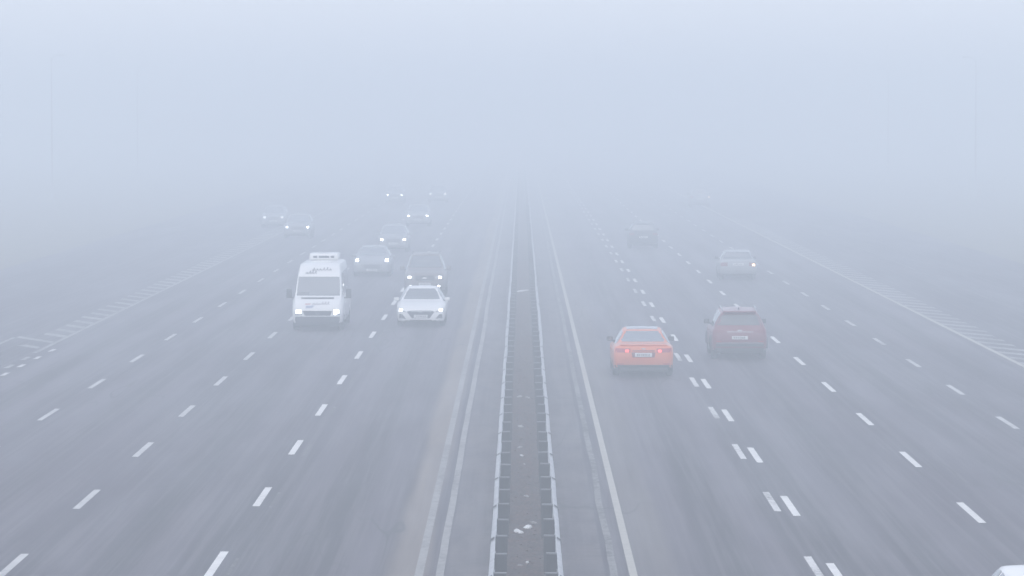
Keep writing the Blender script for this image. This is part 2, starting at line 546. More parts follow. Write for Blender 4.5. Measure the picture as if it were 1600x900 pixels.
def crumple(w, d, h, seed):
    rnd = random.Random(seed)
    n = 6
    top, bot = [], []
    for j in range(n + 1):
        for i in range(n + 1):
            u, v = i / n * 2 - 1, j / n * 2 - 1
            rr = max(abs(u), abs(v))
            f = 1.0 / max(1.0, math.hypot(u, v) / (0.8 + 0.35 * rnd.random()))
            x, y = u * f * w / 2, v * f * d / 2
            z = h * (1 - rr ** 2) * rnd.uniform(0.3, 1.0) + 0.012
            top.append((x, y, z)); bot.append((x, y, 0.0))
    mb = MB()
    m = (n + 1) ** 2
    fs = []
    for j in range(n):
        for i in range(n):
            a = j * (n + 1) + i
            fs.append((a, a + 1, a + n + 2, a + n + 1))
            fs.append((m + a, m + a + n + 1, m + a + n + 2, m + a + 1))
    per = list(range(n + 1)) + [(j + 1) * (n + 1) - 1 for j in range(1, n + 1)] + [n * (n + 1) + i for i in range(n - 1, -1, -1)] + [j * (n + 1) for j in range(n - 1, 0, -1)]
    for a, b in zip(per, per[1:] + per[:1]):
        fs.append((b, a, m + a, m + b))
    mb.add(top + bot, fs)
    return mb.mesh("litter_scrap", smooth=True, angle=30)

M['scrap_dull'] = simple("dirty_paper", (0.42, 0.41, 0.39), 0.7, 0.0, 0.3, 12.0)
scraps = [  # x, y, w, d, h, material, label
    (-0.06, 72.8, 0.14, 0.62, 0.06, 'scrap', "large white scrap of litter lying flat on the soil, leftmost of the near cluster"),
    (0.12, 73.6, 0.17, 0.50, 0.05, 'scrap', "long white scrap of litter in the near cluster, between two smaller scraps"),
    (0.23, 74.4, 0.11, 0.34, 0.03, 'scrap_dull', "narrow greyish scrap of litter at the right end of the near cluster"),
    (0.10, 79.6, 0.11, 0.30, 0.03, 'scrap_dull', "single pale scrap of litter between the near cluster and the far scraps"),
    (0.10, 67.8, 0.06, 0.20, 0.03, 'scrap', "small pale scrap nearest the bottom of the picture, on the soil strip"),
    (-0.02, 67.3, 0.10, 0.20, 0.02, 'scrap_dull', "dull scrap of litter at the foot of the picture, left of a paler one"),
    (-0.04, 91.4, 0.09, 0.35, 0.03, 'scrap_dull', "pale scrap of litter on bare soil, left end of three scattered ones"),
    (0.01, 89.2, 0.06, 0.35, 0.02, 'scrap', "tiny white scrap in the middle of three scattered ones on the soil"),
    (0.06, 87.0, 0.04, 0.30, 0.02, 'scrap_dull', "thin pale scrap of litter, nearest of three scattered ones on the soil"),
    (-0.02, 97.6, 0.13, 0.6, 0.03, 'scrap_dull', "wide pale scrap of litter halfway up the soil strip"),
    (-0.05, 108.0, 0.12, 0.6, 0.03, 'scrap_dull', "left of two far greyish scraps side by side on the soil strip"),
    (0.17, 107.6, 0.10, 0.6, 0.03, 'scrap_dull', "right of two far greyish scraps side by side on the soil strip"),
    (0.02, 173.0, 0.30, 2.0, 0.06, 'scrap', "farthest pale patch of litter on the soil strip, faint in the fog"),
]
for i, (x, y, w, d, h, mk, lb) in enumerate(scraps):
    o = obj("litter_scrap", crumple(w, d, h, 100 + i), M[mk], None, (x, y, 0.072))
    o.rotation_euler = (0, 0, random.uniform(-0.3, 0.3))
    tag(o, lb, "litter", "white litter on the median soil")

# ------------------------------------------------------------------ lamp posts
def lamp_post(x, y, side, label):
    t = empty("lamp_post", (x, y, -0.06))
    tag(t, label, "lamp post", "lamp posts beside the motorway")
    MB().tube([(0, 0, 0), (0, 0, 0.5), (0, 0, 0.52), (0, 0, 13.5)], [0.14, 0.14, 0.095, 0.055], 12).build("pole", M['pole'], t, smooth=True)
    MB().tube([(0, 0, 13.3), (side * 0.2, 0, 13.65), (side * 0.6, 0, 13.8)], [0.05, 0.045, 0.04], 8).build("arm", M['pole'], t, smooth=True)
    obj("lamp_head", bevelled_box(side * 0.95 - 0.38, side * 0.95 + 0.38, -0.14, 0.14, 13.74, 13.88, 0.04, "lamp_head"), M['pole'], t)
    return t
lamp_post(-45.0, 368.0, 1, "faint grey lamp post at the far left, nearest one on that side")
lamp_post(-45.0, 450.0, 1, "fainter lamp post on the left, farther off and nearer the middle")
lamp_post(45.0, 381.0, -1, "faint grey lamp post at the far right, nearest one on that side")
lamp_post(45.0, 472.0, -1, "fainter lamp post on the right, farther off and nearer the middle")

# ------------------------------------------------------------------ vehicles
def glass_material(name="tinted_glass", ior=2.3, k=1.0):
    m, n, l, p = mat_new(name)
    f = noise(n, l, objcoord(n), 2.0, 3.0)
    l.new(mixcol(n, l, f, (0.035 * k, 0.045 * k, 0.055 * k), (0.06 * k, 0.07 * k, 0.085 * k)), p.inputs["Base Color"])
    p.inputs["Roughness"].default_value = 0.06
    p.inputs["IOR"].default_value = ior
    p.inputs["Coat Weight"].default_value = 1.0
    p.inputs["Coat Roughness"].default_value = 0.02
    return m
M['glass'] = glass_material()
M['side_glass'] = glass_material("side_glass", 1.5, 0.8)
M['sky_pale_glass'] = glass_material("sky_pale_glass", 2.6, 2.4)  # sky reflection and fog pallor lifted into the base colour
M['black'] = simple("black_plastic", (0.028, 0.029, 0.032), 0.55, 0, 0.2, 5.0)
M['blue_plastic'] = simple("grey_bumper_plastic", (0.055, 0.062, 0.080), 0.6, 0, 0.2, 5.0)
M['fogged_grille'] = simple("fogged_grey_grille", (0.13, 0.135, 0.145), 0.5, 0, 0.2, 5.0)  # lightened so far fronts fade: fog put into the colour
M['rubber'] = simple("tyre_rubber", (0.022, 0.022, 0.023), 0.85, 0, 0.3, 9.0)
M['alloy'] = simple("alloy_rim", (0.42, 0.43, 0.44), 0.35, 0.7, 0.25, 9.0)
M['chrome'] = simple("chrome_trim", (0.42, 0.43, 0.45), 0.25, 0.8, 0.1, 9.0)
M['plate'] = simple("plate_white", (0.72, 0.72, 0.70), 0.5, 0, 0.1, 9.0)
M['ink'] = simple("plate_ink", (0.10, 0.10, 0.12), 0.6, 0, 0.1, 9.0)
M['script'] = simple("faded_lettering", (0.20, 0.20, 0.21), 0.6, 0, 0.15, 9.0)
M['script_blue'] = simple("faded_blue_print", (0.35, 0.40, 0.52), 0.6, 0, 0.15, 9.0)
M['script_red'] = simple("faded_red_print", (0.62, 0.40, 0.40), 0.6, 0, 0.15, 9.0)
M['lens'] = simple("lamp_lens", (0.30, 0.31, 0.33), 0.12, 0.3, 0.1, 9.0)
M['red_lens'] = simple("red_lamp_lens", (0.42, 0.02, 0.035), 0.15, 0, 0.2, 9.0)
M['dark_red_lens'] = simple("dark_red_lamp_lens", (0.20, 0.015, 0.03), 0.15, 0, 0.2, 9.0)
M['beam'] = emit("headlamp_on", (0.93, 0.97, 1.0), 7.0)
M['beam_dim'] = emit("headlamp_dim", (0.93, 0.97, 1.0), 3.0)
M['beam_warm'] = emit("headlamp_warm", (1.0, 0.93, 0.86), 9.0)
M['tail_on'] = emit("tail_lamp_on", (1.0, 0.10, 0.07), 1.6, (0.4, 0.02, 0.03))
M['amber_faint'] = emit("turn_signal_faint", (1.0, 0.85, 0.7), 2.6, (0.6, 0.3, 0.1))
M['beam_faint'] = emit("headlamp_faint", (0.93, 0.97, 1.0), 1.3)
M['amber_on'] = emit("turn_signal_on", (1.0, 0.66, 0.36), 4.0, (0.6, 0.3, 0.1))
M['white_paint'] = paint_car("white_paint", (0.86, 0.86, 0.845))
M['orange_paint'] = paint_car("orange_paint", (0.72, 0.15, 0.022), 0.3, 0.7)
M['red_paint'] = paint_car("dark_red_paint", (0.17, 0.008, 0.022), 0.3)
M['dark_paint'] = paint_car("dark_grey_paint", (0.045, 0.048, 0.055), 0.4)
M['brown_paint'] = paint_car("dark_brown_paint", (0.15, 0.125, 0.12), 0.4)
M['fogged_white_paint'] = paint_car("fogged_white_paint", (0.34, 0.355, 0.365), 0.5)  # white cars dulled down, the veil of fog put into the colour
M['fog_grey_paint'] = paint_car("fog_grey_paint", (0.26, 0.27, 0.285), 0.4)  # tone matched to the fogged road so far bodies melt into it

def pchip(xs, ys):
    n = len(xs)
    h = [xs[i + 1] - xs[i] for i in range(n - 1)]
    d = [(ys[i + 1] - ys[i]) / h[i] for i in range(n - 1)]
    m = [d[0]] + [0 if d[i - 1] * d[i] <= 0 else 2 * d[i - 1] * d[i] / (d[i - 1] + d[i]) for i in range(1, n - 1)] + [d[-1]]
    def f(x):
        if x <= xs[0]: return ys[0]
        if x >= xs[-1]: return ys[-1]
        i = 0
        while x > xs[i + 1]: i += 1
        t = (x - xs[i]) / h[i]
        return ((1 + 2 * t) * (1 - t) ** 2 * ys[i] + t * (1 - t) ** 2 * h[i] * m[i] + t * t * (3 - 2 * t) * ys[i + 1] + t * t * (t - 1) * h[i] * m[i + 1])
    return f

#   y     w     zb    zs    zr    wr      (front = +y)
SEDAN = [(-2.45, .70, .36, .66, .70, .55), (-2.41, .84, .30, .84, .90, .64), (-2.28, .905, .25, .93, 1.00, .68), (-1.80, .925, .22, .955, 1.05, .68), (-1.12, .93, .20, .945, 1.385, .57), (-.45, .93, .20, .93, 1.455, .585),
         (.05, .93, .20, .92, 1.415, .57), (.95, .93, .20, .895, .975, .74), (1.5, .925, .20, .84, .905, .76), (2.05, .90, .21, .74, .80, .74), (2.30, .84, .22, .64, .71, .66), (2.42, .72, .26, .54, .60, .55)]
OLD_SEDAN = [(-2.15, .74, .36, .70, .74, .60), (-2.12, .82, .32, .88, .93, .66), (-2.00, .845, .28, .92, .97, .69), (-1.52, .85, .24, .93, 1.00, .67), (-1.02, .85, .22, .93, 1.37, .57), (-.45, .85, .20, .92, 1.43, .58),
             (.10, .85, .20, .91, 1.39, .56), (.80, .85, .20, .88, .96, .69), (1.4, .845, .20, .83, .89, .70), (1.95, .83, .22, .74, .80, .68), (2.10, .78, .26, .60, .66, .62)]
SUV = [(-2.24, .74, .44, .76, .82, .58), (-2.20, .85, .38, .92, 1.00, .66), (-2.12, .885, .32, 1.02, 1.12, .68), (-1.93, .905, .28, 1.05, 1.53, .585), (-1.80, .91, .27, 1.05, 1.60, .59), (-1.2, .91, .26, 1.04, 1.64, .60), (-.3, .91, .26, 1.03, 1.66, .615),
       (.15, .91, .26, 1.02, 1.60, .60), (.95, .91, .26, 1.00, 1.08, .73), (1.5, .90, .26, .96, 1.03, .75), (1.95, .87, .27, .90, .97, .73), (2.14, .80, .30, .80, .87, .67), (2.22, .66, .36, .62, .70, .54)]
VAN = [(-3.48, .90, .42, 1.18, 2.30, .72), (-3.40, .95, .34, 1.25, 2.42, .76), (-3.1, .965, .30, 1.27, 2.46, .77), (1.15, .965, .28, 1.27, 2.47, .77), (1.60, .965, .28, 1.26, 2.40, .77), (1.95, .965, .28, 1.25, 2.17, .79), (2.12, .965, .28, 1.25, 2.00, .80),
       (2.78, .96, .28, 1.20, 1.27, .85), (3.10, .945, .28, 1.06, 1.16, .84), (3.32, .91, .28, .92, 1.00, .78), (3.43, .82, .30, .76, .84, .70), (3.47, .70, .34, .62, .70, .60)]

class Vehicle:
    def __init__(self, name, keys, sx, sy, sz, paint, wheel_r, axles, loc, rz):
        self.root = empty(name, loc, rz)
        keys = [(y * sy, w * sx, zb * sz, zs * sz, zr * sz, wr * sx) for y, w, zb, zs, zr, wr in keys]
        self.keys = keys
        ys = [k[0] for k in keys]
        self.F = [pchip(ys, [k[i] for k in keys]) for i in range(1, 6)]
        self.ymin, self.ymax = ys[0], ys[-1]
        self.axles, self.wr = axles, wheel_r
        self.paint = paint
        st, y = set(ys), self.ymin
        n = int((self.ymax - self.ymin) / 0.055)
        for i in range(n + 1): st.add(self.ymin + (self.ymax - self.ymin) * i / n)
        ra = wheel_r + 0.055
        for a in axles:
            for s in (-1, 1):
                for q in (0.0, 0.02): st.add(a + s * (ra + (q - 0.0)))
        st = sorted(st)
        cl = [st[0]]
        for s_ in st[1:]:
            if s_ - cl[-1] > 0.012: cl.append(s_)
        rings = [self.section(y) for y in cl]
        K = len(rings[0])
        mb = MB()
        vs = [p for r in rings for p in r]
        fs = [(i * K + k, i * K + (k + 1) % K, (i + 1) * K + (k + 1) % K, (i + 1) * K + k) for i in range(len(rings) - 1) for k in range(K)]
        fs.append(tuple(range(K))); fs.append(tuple((len(rings) - 1) * K + k for k in range(K))[::-1])
        mb.add(vs, fs)
        me = mb.mesh("body", smooth=True, angle=42)
        self.body = obj("body", me, paint, self.root)
        bm = bmesh.new(); bm.from_mesh(me)
        self.bvh = BVHTree.FromBMesh(bm); bm.free()
        hw = self.F[0](0) - 0.30
        MB().box(-hw, hw, self.ymin + 0.22, self.ymax - 0.22, 0.16 * sz + 0.03, 0.52 * sz).build("underbody", M['black'], self.root)
        for a in axles:
            for s in (-1, 1):
                self.wheel(s, a)

    def section(self, y):
        w, zb, zs, zr, wr = (f(y) for f in self.F)
        ra = self.wr + 0.055
        for a in self.axles:
            if abs(y - a) < ra:
                zb = max(zb, self.wr + math.sqrt(ra * ra - (y - a) ** 2))
        zb = min(zb, zs - 0.10)
        h = zs - zb
        wt = w * 0.93
        half = [(0, zb), (w * 0.80, zb), (w * 0.955, zb + 0.05 * h), (w * 0.985, zb + 0.20 * h), (w, zb + 0.50 * h), (w * 0.99, zb + 0.78 * h), (w * 0.968, zb + 0.93 * h), (wt, zs)]
        c = max(0.0, zr - zs)
        for t in (0.06, 0.35, 0.65, 0.88):
            half.append((wt + (wr - wt) * t ** 1.25, zs + c * t * 0.93))
        half += [(wr * 0.955, zs + c * 0.945), (wr * 0.86, zs + c * 0.972), (wr * 0.5, zs + c * 0.993), (0, zs + c)]
        out = [(x, y, z) for x, z in half] + [(-x, y, z) for x, z in reversed(half[1:-1])]
        return out

    def wheel(self, s, a):
        r, wd = self.wr, 0.21
        x = s * (self.F[0](a) - 0.015)
        n = 28
        prof = [(0.0, r * 0.62), (0.0, r * 0.70), (0.0 + 0.012, r * 0.93), (0.05, r), (wd - 0.05, r), (wd - 0.012, r * 0.93), (wd, r * 0.70), (wd, r * 0.3)]
        mb = MB()
        vs = [(x - s * px, a + math.cos(2 * math.pi * k / n) * pr, r + math.sin(2 * math.pi * k / n) * pr) for px, pr in prof for k in range(n)]
        fs = [(i * n + k, i * n + (k + 1) % n, (i + 1) * n + (k + 1) % n, (i + 1) * n + k) for i in range(len(prof) - 1) for k in range(n)]
        mb.add(vs, fs)
        wo_ = mb.build("wheel", M['rubber'], self.root, smooth=True, angle=50)
        mr = MB()
        ri = r * 0.63
        vs = [(x - s * 0.012, a, r)]
        m_ = 20
        for ring, rr in enumerate((ri * 0.25, ri * 0.9, ri)):
            for k in range(m_):
                gap = (k % 4) in (2, 3) and ring == 1
                vs.append((x - s * (0.02 + (0.035 if gap else 0.0) + 0.01 * (ring == 2) * 0), a + math.cos(2 * math.pi * k / m_) * rr, r + math.sin(2 * math.pi * k / m_) * rr))
        fs = [(0, 1 + k, 1 + (k + 1) % m_) for k in range(m_)]
        for q in range(2):
            b = 1 + q * m_
            fs += [(b + k, b + (k + 1) % m_, b + m_ + (k + 1) % m_, b + m_ + k) for k in range(m_)]
        mr.add(vs, fs)
        mr.build("rim", M['alloy'], wo_)

    # cast onto the body shell; axis 'f' from the front, 'r' from the rear, +1/-1 from a side
    def cast(self, ax, u, z):
        if ax == 'f': o, d = Vector((u, 9, z)), Vector((0, -1, 0))
        elif ax == 'r': o, d = Vector((u, -9, z)), Vector((0, 1, 0))
        elif ax == 't': o, d = Vector((u, z, 9)), Vector((0, 0, -1))
        else: o, d = Vector((ax * 9, u, z)), Vector((-ax, 0, 0))
        hit, nor, _, _ = self.bvh.ray_cast(o, d)
        if hit is None:
            hit, nor, _, _ = self.bvh.find_nearest(o + d * 9)
        if nor.dot(d) > 0: nor = -nor
        return hit, nor, d

    def half_width(self, ax, z, thr=0.35):
        """how far out the shell still faces the given end at height z"""
        x = 0.0
        while x < 1.3:
            o = Vector((x, 9 if ax == 'f' else -9, z)); d = Vector((0, -1 if ax == 'f' else 1, 0))
            hit, nor, _, _ = self.bvh.ray_cast(o, d)
            if hit is None or abs(nor.dot(d)) < thr: break
            x += 0.01
        return x

    def patch(self, name, ax, top, bot, mat, parent=None, off=0.008, rows=6, cols=12, deep=0.02, label=None):
        """a panel lying on the body shell between a top and a bottom curve"""
        def res(pl, t):
            s = [0]
            for a, b in zip(pl, pl[1:]): s.append(s[-1] + math.hypot(b[0] - a[0], b[1] - a[1]))
            q = t * s[-1]
            for i in range(len(pl) - 1):
                if q <= s[i + 1] or i == len(pl) - 2:
                    k = (q - s[i]) / max(1e-9, s[i + 1] - s[i])
                    return (pl[i][0] + (pl[i + 1][0] - pl[i][0]) * k, pl[i][1] + (pl[i + 1][1] - pl[i][1]) * k)
        out, inn = [], []
        for j in range(rows + 1):
            for i in range(cols + 1):
                a, b = res(top, i / cols), res(bot, i / cols)
                u = b[0] + (a[0] - b[0]) * j / rows; z = b[1] + (a[1] - b[1]) * j / rows
                h, n_, d = self.cast(ax, u, z)
                nn = n_ * 0.5 - d * 0.5
                nn.normalize()
                out.append(h + nn * off); inn.append(h - nn * deep)
        C, m_ = cols + 1, len(out)
        fs = []
        for j in range(rows):
            for i in range(cols):
                a = j * C + i
                fs.append((a, a + 1, a + C + 1, a + C)); fs.append((m_ + a, m_ + a + C, m_ + a + C + 1, m_ + a + 1))
        per = list(range(C)) + [j * C + cols for j in range(1, rows + 1)] + [rows * C + i for i in range(cols - 1, -1, -1)] + [j * C for j in range(rows - 1, 0, -1)]
        for a, b in zip(per, per[1:] + per[:1]): fs.append((b, a, m_ + a, m_ + b))
        mb = MB(); mb.add(out + inn, fs)
        o = mb.build(name, mat, parent or self.root, smooth=True, angle=45)
        if label: o["label"] = label
        return o

    def rect(self, name, ax, u0, u1, z0, z1, mat, **k):
        return self.patch(name, ax, [(u0, z1), (u1, z1)], [(u0, z0), (u1, z0)], mat, **k)

    def across(self, name, ax, z0, z1, mat, inset=0.0, frac=1.0, thr=0.25, **k):
        """full-width panel between two heights following the outline"""
        zs = [z0 + (z1 - z0) * i / 6 for i in range(7)]
        ws = [max(0.05, self.half_width(ax, z, thr) - inset) * frac for z in zs]
        rows_ = 6
        out = []
        # trapezoid rows with their own width
        self._rows = list(zip(zs, ws))
        def build():
            pts_o, pts_i = [], []
            cols = k.get('cols', 14)
            for z, w in self._rows:
                for i in range(cols + 1):
                    u = -w + 2 * w * i / cols
                    h, n_, d = self.cast(ax, u, z)
                    nn = (n_ * 0.5 - d * 0.5).normalized()
                    pts_o.append(h + nn * k.get('off', 0.008)); pts_i.append(h - nn * 0.02)
            C, m_ = cols + 1, len(pts_o)
            fs = []
            for j in range(rows_):
                for i in range(cols):
                    a = j * C + i
                    fs.append((a, a + 1, a + C + 1, a + C)); fs.append((m_ + a, m_ + a + C, m_ + a + C + 1, m_ + a + 1))
            per = list(range(C)) + [j * C + cols for j in range(1, rows_ + 1)] + [rows_ * C + i for i in range(cols - 1, -1, -1)] + [j * C for j in range(rows_ - 1, 0, -1)]
            for a, b in zip(per, per[1:] + per[:1]): fs.append((b, a, m_ + a, m_ + b))
            mb = MB(); mb.add(pts_o + pts_i, fs)
            return mb.build(name, mat, k.get('parent') or self.root, smooth=True, angle=45)
        return build()

    def side_windows(self, spans, z_gap=0.035, margin=0.05, min_h=0.05, thr=0.45):
        for s in (-1, 1):
            for y0, y1 in spans:
                cols = max(6, int((y1 - y0) / 0.07))
                po, pi_ = [], []
                rows = 5
                for i in range(cols + 1):
                    y = y0 + (y1 - y0) * i / cols
                    zb = self.F[2](y) + z_gap
                    z = zb
                    while z < 3.2:
                        o = Vector((s * 9, y, z)); d = Vector((-s, 0, 0))
                        hit, nor, _, _ = self.bvh.ray_cast(o, d)
                        if hit is None or abs(nor.dot(d)) < thr: break
                        z += 0.01
                    zt = max(zb + 0.015, z - margin)
                    for j in range(rows + 1):
                        zz = zb + (zt - zb) * j / rows
                        h, n_, d = self.cast(s, y, zz)
                        po.append(h + n_ * 0.008); pi_.append(h - n_ * 0.015)
                C, m_ = rows + 1, len(po)
                fs = []
                for i in range(cols):
                    for j in range(rows):
                        a = i * C + j
                        fs.append((a, a + 1, a + C + 1, a + C)); fs.append((m_ + a, m_ + a + C, m_ + a + C + 1, m_ + a + 1))
                per = list(range(C)) + [i * C + rows for i in range(1, cols + 1)] + [cols * C + j for j in range(rows - 1, -1, -1)] + [i * C for i in range(cols - 1, 0, -1)]
                for a, b in zip(per, per[1:] + per[:1]): fs.append((b, a, m_ + a, m_ + b))
                mb = MB(); mb.add(po + pi_, fs)
                mb.build("side_window", M['side_glass'], self.root, smooth=True, angle=45)

    def mirrors(self, y, z, mat, size=(0.22, 0.10, 0.14), gap=0.04, glass=True):
        for s in (-1, 1):
            h, _, _ = self.cast(s, y, z)
            x0 = abs(h.x)
            a, b = s * (x0 + gap), s * (x0 + gap + size[0])
            me = bevelled_box(min(a, b), max(a, b), y - size[1] / 2, y + size[1] / 2, z, z + size[2], 0.03, "wing_mirror")
            mo = obj("wing_mirror", me, mat, self.root)
            MB().box(min(s * (x0 - 0.03), s * (x0 + gap + 0.03)), max(s * (x0 - 0.03), s * (x0 + gap + 0.03)), y - 0.03, y + 0.03, z - 0.01, z + 0.03).build("mirror_arm", M['black'], mo)
            MB().box(min(a, b) + 0.02, max(a, b) - 0.02, y - size[1] / 2 - 0.004, y - size[1] / 2 - 0.001, z + 0.02, z + size[2] - 0.02).build("mirror_glass", M['glass'], mo)

    def plate(self, ax, z, w=0.52, h=0.112, x=0.0):
        p = self.rect("licence_plate", ax, x - w / 2, x + w / 2, z - h / 2, z + h / 2, M['plate'], off=0.022, rows=2, cols=4)
        d = MB()
        hit, _, dd = self.cast(ax, x, z)
        yy = hit.y - dd.y * 0.030
        cx = x - w * 0.38
        rnd = random.Random(int(z * 1000) + int(w * 77))
        while cx < x + w * 0.36:
            ww = rnd.uniform(0.026, 0.042)
            d.box(cx, cx + ww, yy - 0.001, yy + 0.001, z - h * 0.26, z + h * 0.26)
            cx += ww + rnd.uniform(0.018, 0.04)
        pm = d.build("plate_marks", M['script'], p); pm["kind"] = 'stuff'
        return p

    def handles(self, ys, z):
        for s in (-1, 1):
            for y in ys:
                h, _, _ = self.cast(s, y, z)
                x = h.x
                obj("door_handle", bevelled_box(min(x - s * .01, x + s * .035), max(x - s * .01, x + s * .035), y - .09, y + .09, z - .015, z + .015, 0.008, "door_handle"), self.paint, self.root)

    def ribbon(self, name, ax, strokes, width, mat, off=0.006, parent=None):
        mb = MB()
        for st in strokes:
            L, Rr = [], []
            for i, p in enumerate(st):
                a = st[max(i - 1, 0)]; b = st[min(i + 1, len(st) - 1)]
                tx, tz = b[0] - a[0], b[1] - a[1]
                q = math.hypot(tx, tz) or 1
                nx, nz = -tz / q * width / 2, tx / q * width / 2
                for lst, sg in ((L, 1), (Rr, -1)):
                    h, n_, d = self.cast(ax, p[0] + sg * nx, p[1] + sg * nz)
                    lst.append(h + n_ * off)
            n = len(st)
            mb.add(L + Rr, [(i, i + 1, n + i + 1, n + i) for i in range(n - 1)])
        return mb.build(name, mat, parent or self.root)

def sub_lamp(v, lamp, name, ax, u0, u1, z0, z1, mat):
    return v.rect(name, ax, u0, u1, z0, z1, mat, parent=lamp, off=0.016, rows=3, cols=4)

def common_glass(v, front=(0, 0), rear=(0, 0), inset=0.06):
    v.across("windscreen", 'f', front[0], front[1], M['glass'], inset=inset, thr=0.22)
    if rear: v.across("rear_window", 'r', rear[0], rear[1], M['glass'], inset=inset, thr=0.22)

AWAY, TOWARDS = 0.0, math.pi

def front_lamps(v, z, x_out, w, h, mat, sweep=0.05, spot=None, lens=None):
    for s in (-1, 1):
        lamp = v.patch("headlight", 'f', sorted([(s * x_out, z + h / 2 + sweep), (s * (x_out - w), z + h * 0.2)]), sorted([(s * x_out, z - h / 2 + sweep * .4), (s * (x_out - w), z - h / 2)]), lens or M['lens'], rows=3, cols=5)
        if mat is not None:
            cx = s * (x_out - (spot or w * 0.45))
            sub_lamp(v, lamp, "headlight_beam", 'f', cx - 0.085, cx + 0.085, z - 0.055 + sweep * 0.4, z + 0.075 + sweep * 0.4, mat)

def sedan(name, label, cat, group, loc, rz, paint, sx=1, sy=1, sz=1, keys=SEDAN, lights=None, wheel=0.33, axles=(-1.42, 1.38)):
    v = Vehicle(name, keys, sx, sy, sz, paint, wheel, axles, loc, rz)
    tag(v.root, label, cat, group)
    return v

# ---- white minibus coming towards us
def cursive(x0, x1, z, h, loops, seed, slant=0.35):
    rnd = random.Random(seed)
    pts, n = [], loops * 9
    amp = 1.0
    for i in range(n + 1):
        t = i / n
        if i % 9 == 0: amp = rnd.choice((0.4, 0.5, 0.6, 1.0, 0.3, 0.95))
        ph = t * loops * 2 * math.pi
        x = x0 + (x1 - x0) * t + 0.25 * h * math.sin(ph) + slant * h * amp * (0.5 - 0.5 * math.cos(ph))
        pts.append((x, z + h * amp * (0.5 - 0.5 * math.cos(ph))))
    return pts

